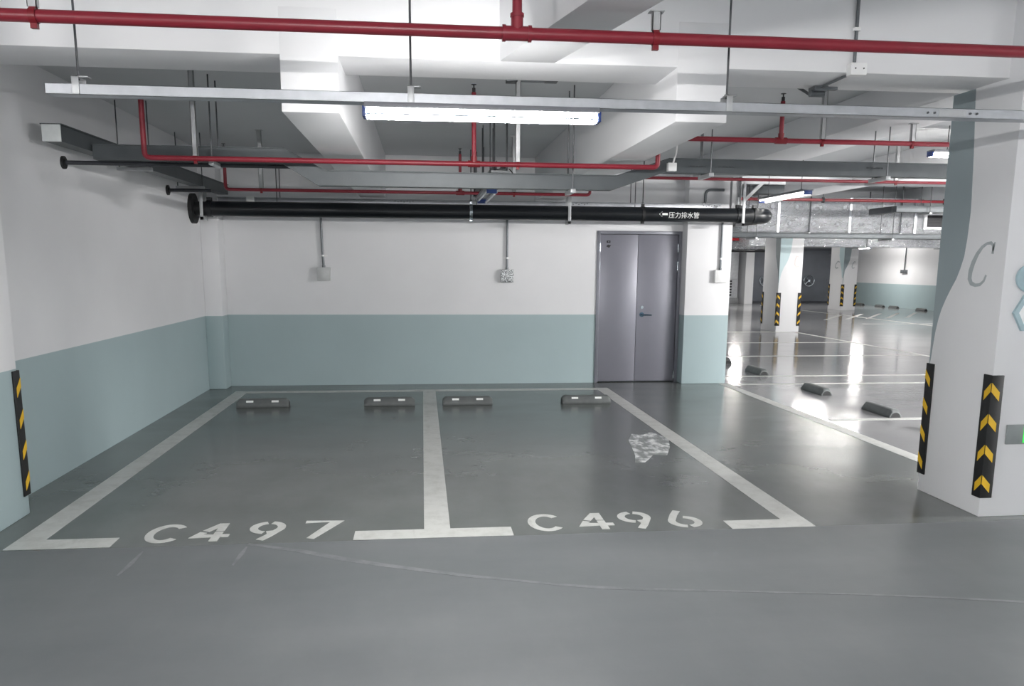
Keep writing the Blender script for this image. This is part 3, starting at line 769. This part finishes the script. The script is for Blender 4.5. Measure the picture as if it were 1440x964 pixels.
d2 = thing('ventilation_duct', 'second foil duct farther back, seen under the large one', 'duct', (14, 26.4, 2.35))
MB().box(10.5, 20.6, 26, 26.9, 2.38, 2.72).build('duct_body', FOIL, d2, bevel=.015)
for x in (11.5, 14.5, 17.5):
    MB().box(x-.03, x+.03, 25.95, 26.95, 2.34, 2.378).build('support_channel', STRUT, d2)
    for yy in (25.97, 26.93): rod(d2, x, yy, 2.34, SLAB, .014)
d3 = thing('ventilation_duct', 'bright foil duct end left of the far white column', 'duct', (11, 30.4, 2.35))
MB().box(9.5, 13.2, 29, 29.8, 2.33, 2.62).build('duct_body', FOIL, d3, bevel=.015)
MB().box(9.4, 13.4, 28.9, 29.9, 2.25, 2.30).build('support_channel', DARK, d3)
for x in (10, 12.5): rod(d3, x, 28.93, 2.25, SLAB, .014)
ws = thing('warning_sign', 'small yellow triangular sign hung left of the far white column', 'sign', (12.35, 28.8, 2.3))
MB().prism([(12.25, 2.34), (12.42, 2.34), (12.40, 2.5), (12.33, 2.55), (12.27, 2.5)], lambda u, v: (u, 28.8, v), lambda u, v: (u, 28.82, v)).build('sign_plate', plain('bright_yellow', (226, 236, 40), .4), ws)
rod(ws, 12.335, 28.81, 2.5, SLAB, .008)

# ------------------------------------------------------------------ wall boxes and conduits
def wall_box(x, z, yw, top, label, mat, bend_x=0):
    t = thing('junction_box', label, 'junction box', (x, yw, z), 'junction boxes on the back wall')
    s = .092
    MB().box(x-s, x+s, yw-.075, yw, z-s, z+s).build('box_body', mat, t, bevel=.005)
    MB().box(x-s+.004, x+s-.004, yw-.081, yw-.0755, z-s+.004, z+s-.004).build('cover', mat, t, bevel=.003)
    MB().tube([(x, yw-.03, z+s), (x+bend_x*.6, yw-.03, z+s+.25), (x+bend_x, yw-.03, top)], .0165, 12).build('conduit', CONDUIT, t)
    MB().tube([(x, yw-.03, z+s), (x, yw-.03, z+s+.03)], .022, 12).build('gland', CONDUIT, t)
    m = MB(); m.box(x-.05, x+.05, yw-.004, yw, z+s+.15, z+s+.175); m.tube([(x+bend_x*.4, yw-.03, z+s+.15), (x+bend_x*.4, yw-.03, z+s+.175)], .0205, 12); m.build('clip', WHITEP, t)
    return t
wall_box(-1.374, 1.583, YW, 2.45, 'pale grey junction box on the back wall above bay C497', plain('grey_box', (206, 208, 208), .45), -.02)
wall_box(1.218, 1.567, YW, 2.45, 'speckled silver junction box on the back wall left of the door', SPECK)
wall_box(4.315, 1.577, 11.73, 2.45, 'white junction box on the wall end right of the door', WHITEP)

cb = thing('junction_box', 'white junction box with conduit on the cross beam left of the near column', 'junction box', (2.78, 5.3, 2.93))
MB().box(2.727, 2.833, 5.235, 5.3, 2.925, 3.0).build('box_body', WHITEP, cb, bevel=.004)
MB().tube([(2.77, 5.285, 3.0), (2.77, 5.285, FSLAB)], .011, 12).build('conduit', CONDUIT, cb)
MB().tube([(2.745, 5.29, 2.955), (2.745, 5.32, 2.939), (2.745, 5.66, 2.939)], .009, 10).build('conduit', CONDUIT, cb)
m = MB()
for xx in (2.755, 2.81): m.tube([(xx, 5.232, 2.965), (xx, 5.2355, 2.965)], .005, 8)
m.build('screws', ROD, cb)
m = MB(); m.box(2.75, 2.79, 5.27, 5.3, 3.2, 3.22); m.tube([(2.77, 5.285, 3.2), (2.77, 5.285, 3.22)], .015, 10); m.build('clip', WHITEP, cb)

dv = thing('camera_bracket', 'grey device on a bracket under the cross beam by the near column', 'camera', (2.74, 5.7, 2.90))
MB().box(2.70, 2.80, 5.67, 5.77, 2.915, 2.949).build('base_plate', CONDUIT, dv, bevel=.004)
MB().tube([(2.69, 5.72, 2.905), (2.79, 5.72, 2.905)], .024, 16).build('device_body', CONDUIT, dv)
MB().tube([(2.74, 5.77, 2.93), (2.74, 5.83, 2.92), (2.75, 5.95, 2.97), (2.74, 6.12, 3.05), (2.70, 6.2, 3.19)], .011, 10).build('flexible_conduit', ROD, dv)
MB().box(2.80, 2.88, 5.70, 5.74, 2.93, 2.949).build('side_bracket', CONDUIT, dv)
cd = thing('ceiling_detector', 'small dark fitting with a bar on the slab above the tube light', 'detector', (.8, 7.0, SLAB-.1))
MB().box(.70, .79, 6.95, 7.05, SLAB-.035, SLAB).build('base_box', ROD, cd, bevel=.003)
MB().tube([(.79, 7, SLAB-.02), (1.02, 7, SLAB-.02)], .009, 8).build('conduit', CONDUIT, cd)
MB().box(1.02, 1.12, 6.96, 7.04, SLAB-.025, SLAB).build('plate', ROD, cd)
cn = thing('conduit_loop', 'grey curved conduit on the wall above the black pipe, right of the door', 'conduit', (4.0, 11.9, 2.6))
MB().tube([(4.05, 11.715, 2.50)]+bend((4.05, 11.715, 2.50), (4.05, 11.715, 2.80), (4.4, 11.715, 2.80), .08)+[(4.32, 11.715, 2.80)], .02, 12).build('conduit', CONDUIT, cn)
m = MB(); m.box(4.01, 4.09, 11.70, 11.73, 2.6, 2.62); m.build('clip', STRUT, cn)
fb = thing('junction_box', 'small grey box on a drop conduit on the far right wall', 'junction box', (20.6, 33.8, 1.5))
MB().box(20.6, 20.699, 33.6, 34.0, 1.48, 1.63).build('box_body', CONDUIT, fb, bevel=.004)
MB().tube([(20.66, 33.8, 1.6), (20.66, 33.78, 2.95)], .025, 10).build('conduit', CONDUIT, fb)
fc = thing('conduit_drop', 'curved grey conduit coming down from the slab behind the middle red pipe', 'conduit', (3.2, 7.6, 2.8))
MB().tube([(2.62, 7.75, 2.70)]+bend((2.62, 7.75, 2.70), (2.62, 7.75, 3.15), (3.1, 7.75, 3.15), .2, 8)+[(3.0, 7.75, 3.15)], .014, 10).build('conduit', CONDUIT, fc)
rod(fc, 2.95, 7.75, 3.15, SLAB)

# ------------------------------------------------------------------ signs on the near column
hx = thing('wall_sign', 'pale blue hexagon sign at the right edge, on the near column front', 'sign', (4.11, CY0, 1.43))
cxh, czh, Rh = 4.085, 1.424, .14
oh = [(cxh+Rh*math.cos(math.radians(60*k)), czh+Rh*math.sin(math.radians(60*k))) for k in range(6)]
ih = [(cxh+Rh*.74*math.cos(math.radians(60*k)), czh+Rh*.74*math.sin(math.radians(60*k))) for k in range(6)]
m = MB()
for k in range(6):
    j = (k+1) % 6
    m.prism([oh[k], oh[j], ih[j], ih[k]], lambda u, v: (u, CY0, v), lambda u, v: (u, CY0-.02, v))
m.build('hexagon_rim', SIGNB, hx)
MB().prism(ih, lambda u, v: (u, CY0, v), lambda u, v: (u, CY0-.008, v)).build('panel', WHITEP, hx)
rs = thing('wall_sign', 'pale blue rounded sign above the hexagon, on the near column front', 'sign', (4.1, CY0, 1.65))
MB().prism(arc(4.075, 1.655, .135, .105, 0, 345, 24), lambda u, v: (u, CY0, v), lambda u, v: (u, CY0-.02, v)).build('sign_plate', SIGNB, rs, bevel=.004)
ex = thing('exit_sign', 'grey exit sign with a green light low on the near column front', 'sign', (4.17, CY0, .52))
MB().box(3.995, 4.36, CY0-.014, CY0, .519, .657).build('sign_frame', plain('sign_grey', (146, 152, 152), .4), ex, bevel=.003)
MB().box(4.116, 4.255, CY0-.0165, CY0-.0141, .53, .645).build('lit_panel', GREENL, ex)
MB().prism([(4.13, .588), (4.155, .62), (4.155, .60), (4.23, .60), (4.23, .575), (4.155, .575), (4.155, .555)], lambda u, v: (u, CY0-.0166, v), lambda u, v: (u, CY0-.018, v)).build('arrow', WHITEL, ex)

# ------------------------------------------------------------------ far end: blast doors, cabinet
def blast(n, x0, x1, label, wheel_x, rods_x):
    d = struct('door_%d' % n, MB().box(x0-.12, x1+.12, 39.02, 39.10, 0, 2.62), plain('blast_frame', (104, 108, 116), .5), label, 'door', bevel=.01)
    MB().box(x0, x1, 38.90, 39.02, .06, 2.5).build('door_leaf', BLAST, d, bevel=.015)
    m = MB()
    for z in (.35, 1.08, 1.75, 2.3): m.tube([(x1-.08, 38.88, z-.09), (x1-.08, 38.88, z+.09)], .04, 10); m.box(x1-.5, x1-.08, 38.87, 38.90, z-.05, z+.05)
    m.build('hinge', DFRAME, d)
    m = MB(); R = .26
    m.tube([(wheel_x+R*math.cos(a), 38.72, 1.07+R*math.sin(a)) for a in [2*PI*k/24 for k in range(25)]], .028, 8, caps=False)
    for k in range(4): a = PI/4+k*PI/2; m.tube([(wheel_x, 38.72, 1.07), (wheel_x+R*math.cos(a), 38.72, 1.07+R*math.sin(a))], .018, 8)
    m.tube([(wheel_x, 38.9, 1.07), (wheel_x, 38.68, 1.07)], .055, 14)
    m.build('handwheel', CHROME, d)
    m = MB(); m.tube([(rods_x, 38.87, .4), (rods_x, 38.87, 2.3)], .03, 8); m.box(rods_x-.06, rods_x+.06, 38.84, 38.9, 1.9, 2.1); m.box(rods_x-.06, rods_x+.06, 38.84, 38.9, .5, .7)
    m.build('locking_bar', DFRAME, d)
    return d
blast(2, 15.85, 17.9, 'grey blast door left of the far white column', 16.55, 16.75)
blast(3, 18.15, 20.3, 'dark grey blast door with a shiny handwheel between the far columns', 18.78, 20.1)
struct('wall_pier', MB().box(15.1, 15.5, 37.6, 39.1, 0, SLAB), WHITE, 'white pier left of the blast doors', 'pier')
cab = thing('control_cabinet', 'white cabinet with dark fittings seen past the wall end', 'cabinet', (14.5, 38.4, 0))
MB().box(14.0, 14.95, 38.1, 38.7, .25, 1.15).build('cabinet_body', plain('cabinet_grey', (206, 208, 212), .4), cab, bevel=.01)
MB().box(13.95, 15.0, 38.05, 38.75, 0, .25).build('plinth', plain('plinth_grey', (160, 162, 164), .6), cab, bevel=.01)
m = MB()
for k in range(6): m.box(14.5, 14.64, 38.07, 38.1, .35+k*.13, .43+k*.13)
m.build('vents', DARK, cab)
MB().box(14.05, 14.9, 38.0, 38.6, 1.15, 2.45).build('upper_panel', plain('panel_white', (216, 218, 222), .45), cab, bevel=.01)

# ------------------------------------------------------------------ world, camera
wd = bpy.data.worlds.new('world'); SC.world = wd; wd.use_nodes = True
wd.node_tree.nodes['Background'].inputs[0].default_value = (.5, .52, .55, 1)
wd.node_tree.nodes['Background'].inputs[1].default_value = .05

h, fpx, yaw, pitch, roll, CYp = 1.7176, 1153.063, .1088, -.1713, .0061, 572.44
fw = Vector((math.sin(yaw)*math.cos(pitch), math.cos(yaw)*math.cos(pitch), math.sin(pitch)))
ri = Vector((math.cos(yaw), -math.sin(yaw), 0)); upv = ri.cross(fw)
r2 = ri*math.cos(roll)+upv*math.sin(roll); u2 = -ri*math.sin(roll)+upv*math.cos(roll)
cam = bpy.data.cameras.new('camera'); co = bpy.data.objects.new('camera', cam); COL.objects.link(co)
co.matrix_world = Matrix(((r2.x, u2.x, -fw.x, 0), (r2.y, u2.y, -fw.y, 0), (r2.z, u2.z, -fw.z, h), (0, 0, 0, 1)))
cam.sensor_width = 36; cam.sensor_fit = 'HORIZONTAL'; cam.lens = fpx/1440*36
cam.shift_y = (CYp-482)/1440
cam.clip_start = .05; cam.clip_end = 200
SC.camera = co

vs = SC.view_settings
SC.display_settings.display_device = 'sRGB'
vs.view_transform = 'Standard'; vs.look = 'None'; vs.gamma = 1; vs.use_curve_mapping = False
vs.exposure = 1.74
SC.cycles.use_denoising = True
SC.cycles.max_bounces = 10; SC.cycles.diffuse_bounces = 6
SC.cycles.sample_clamp_indirect = 6
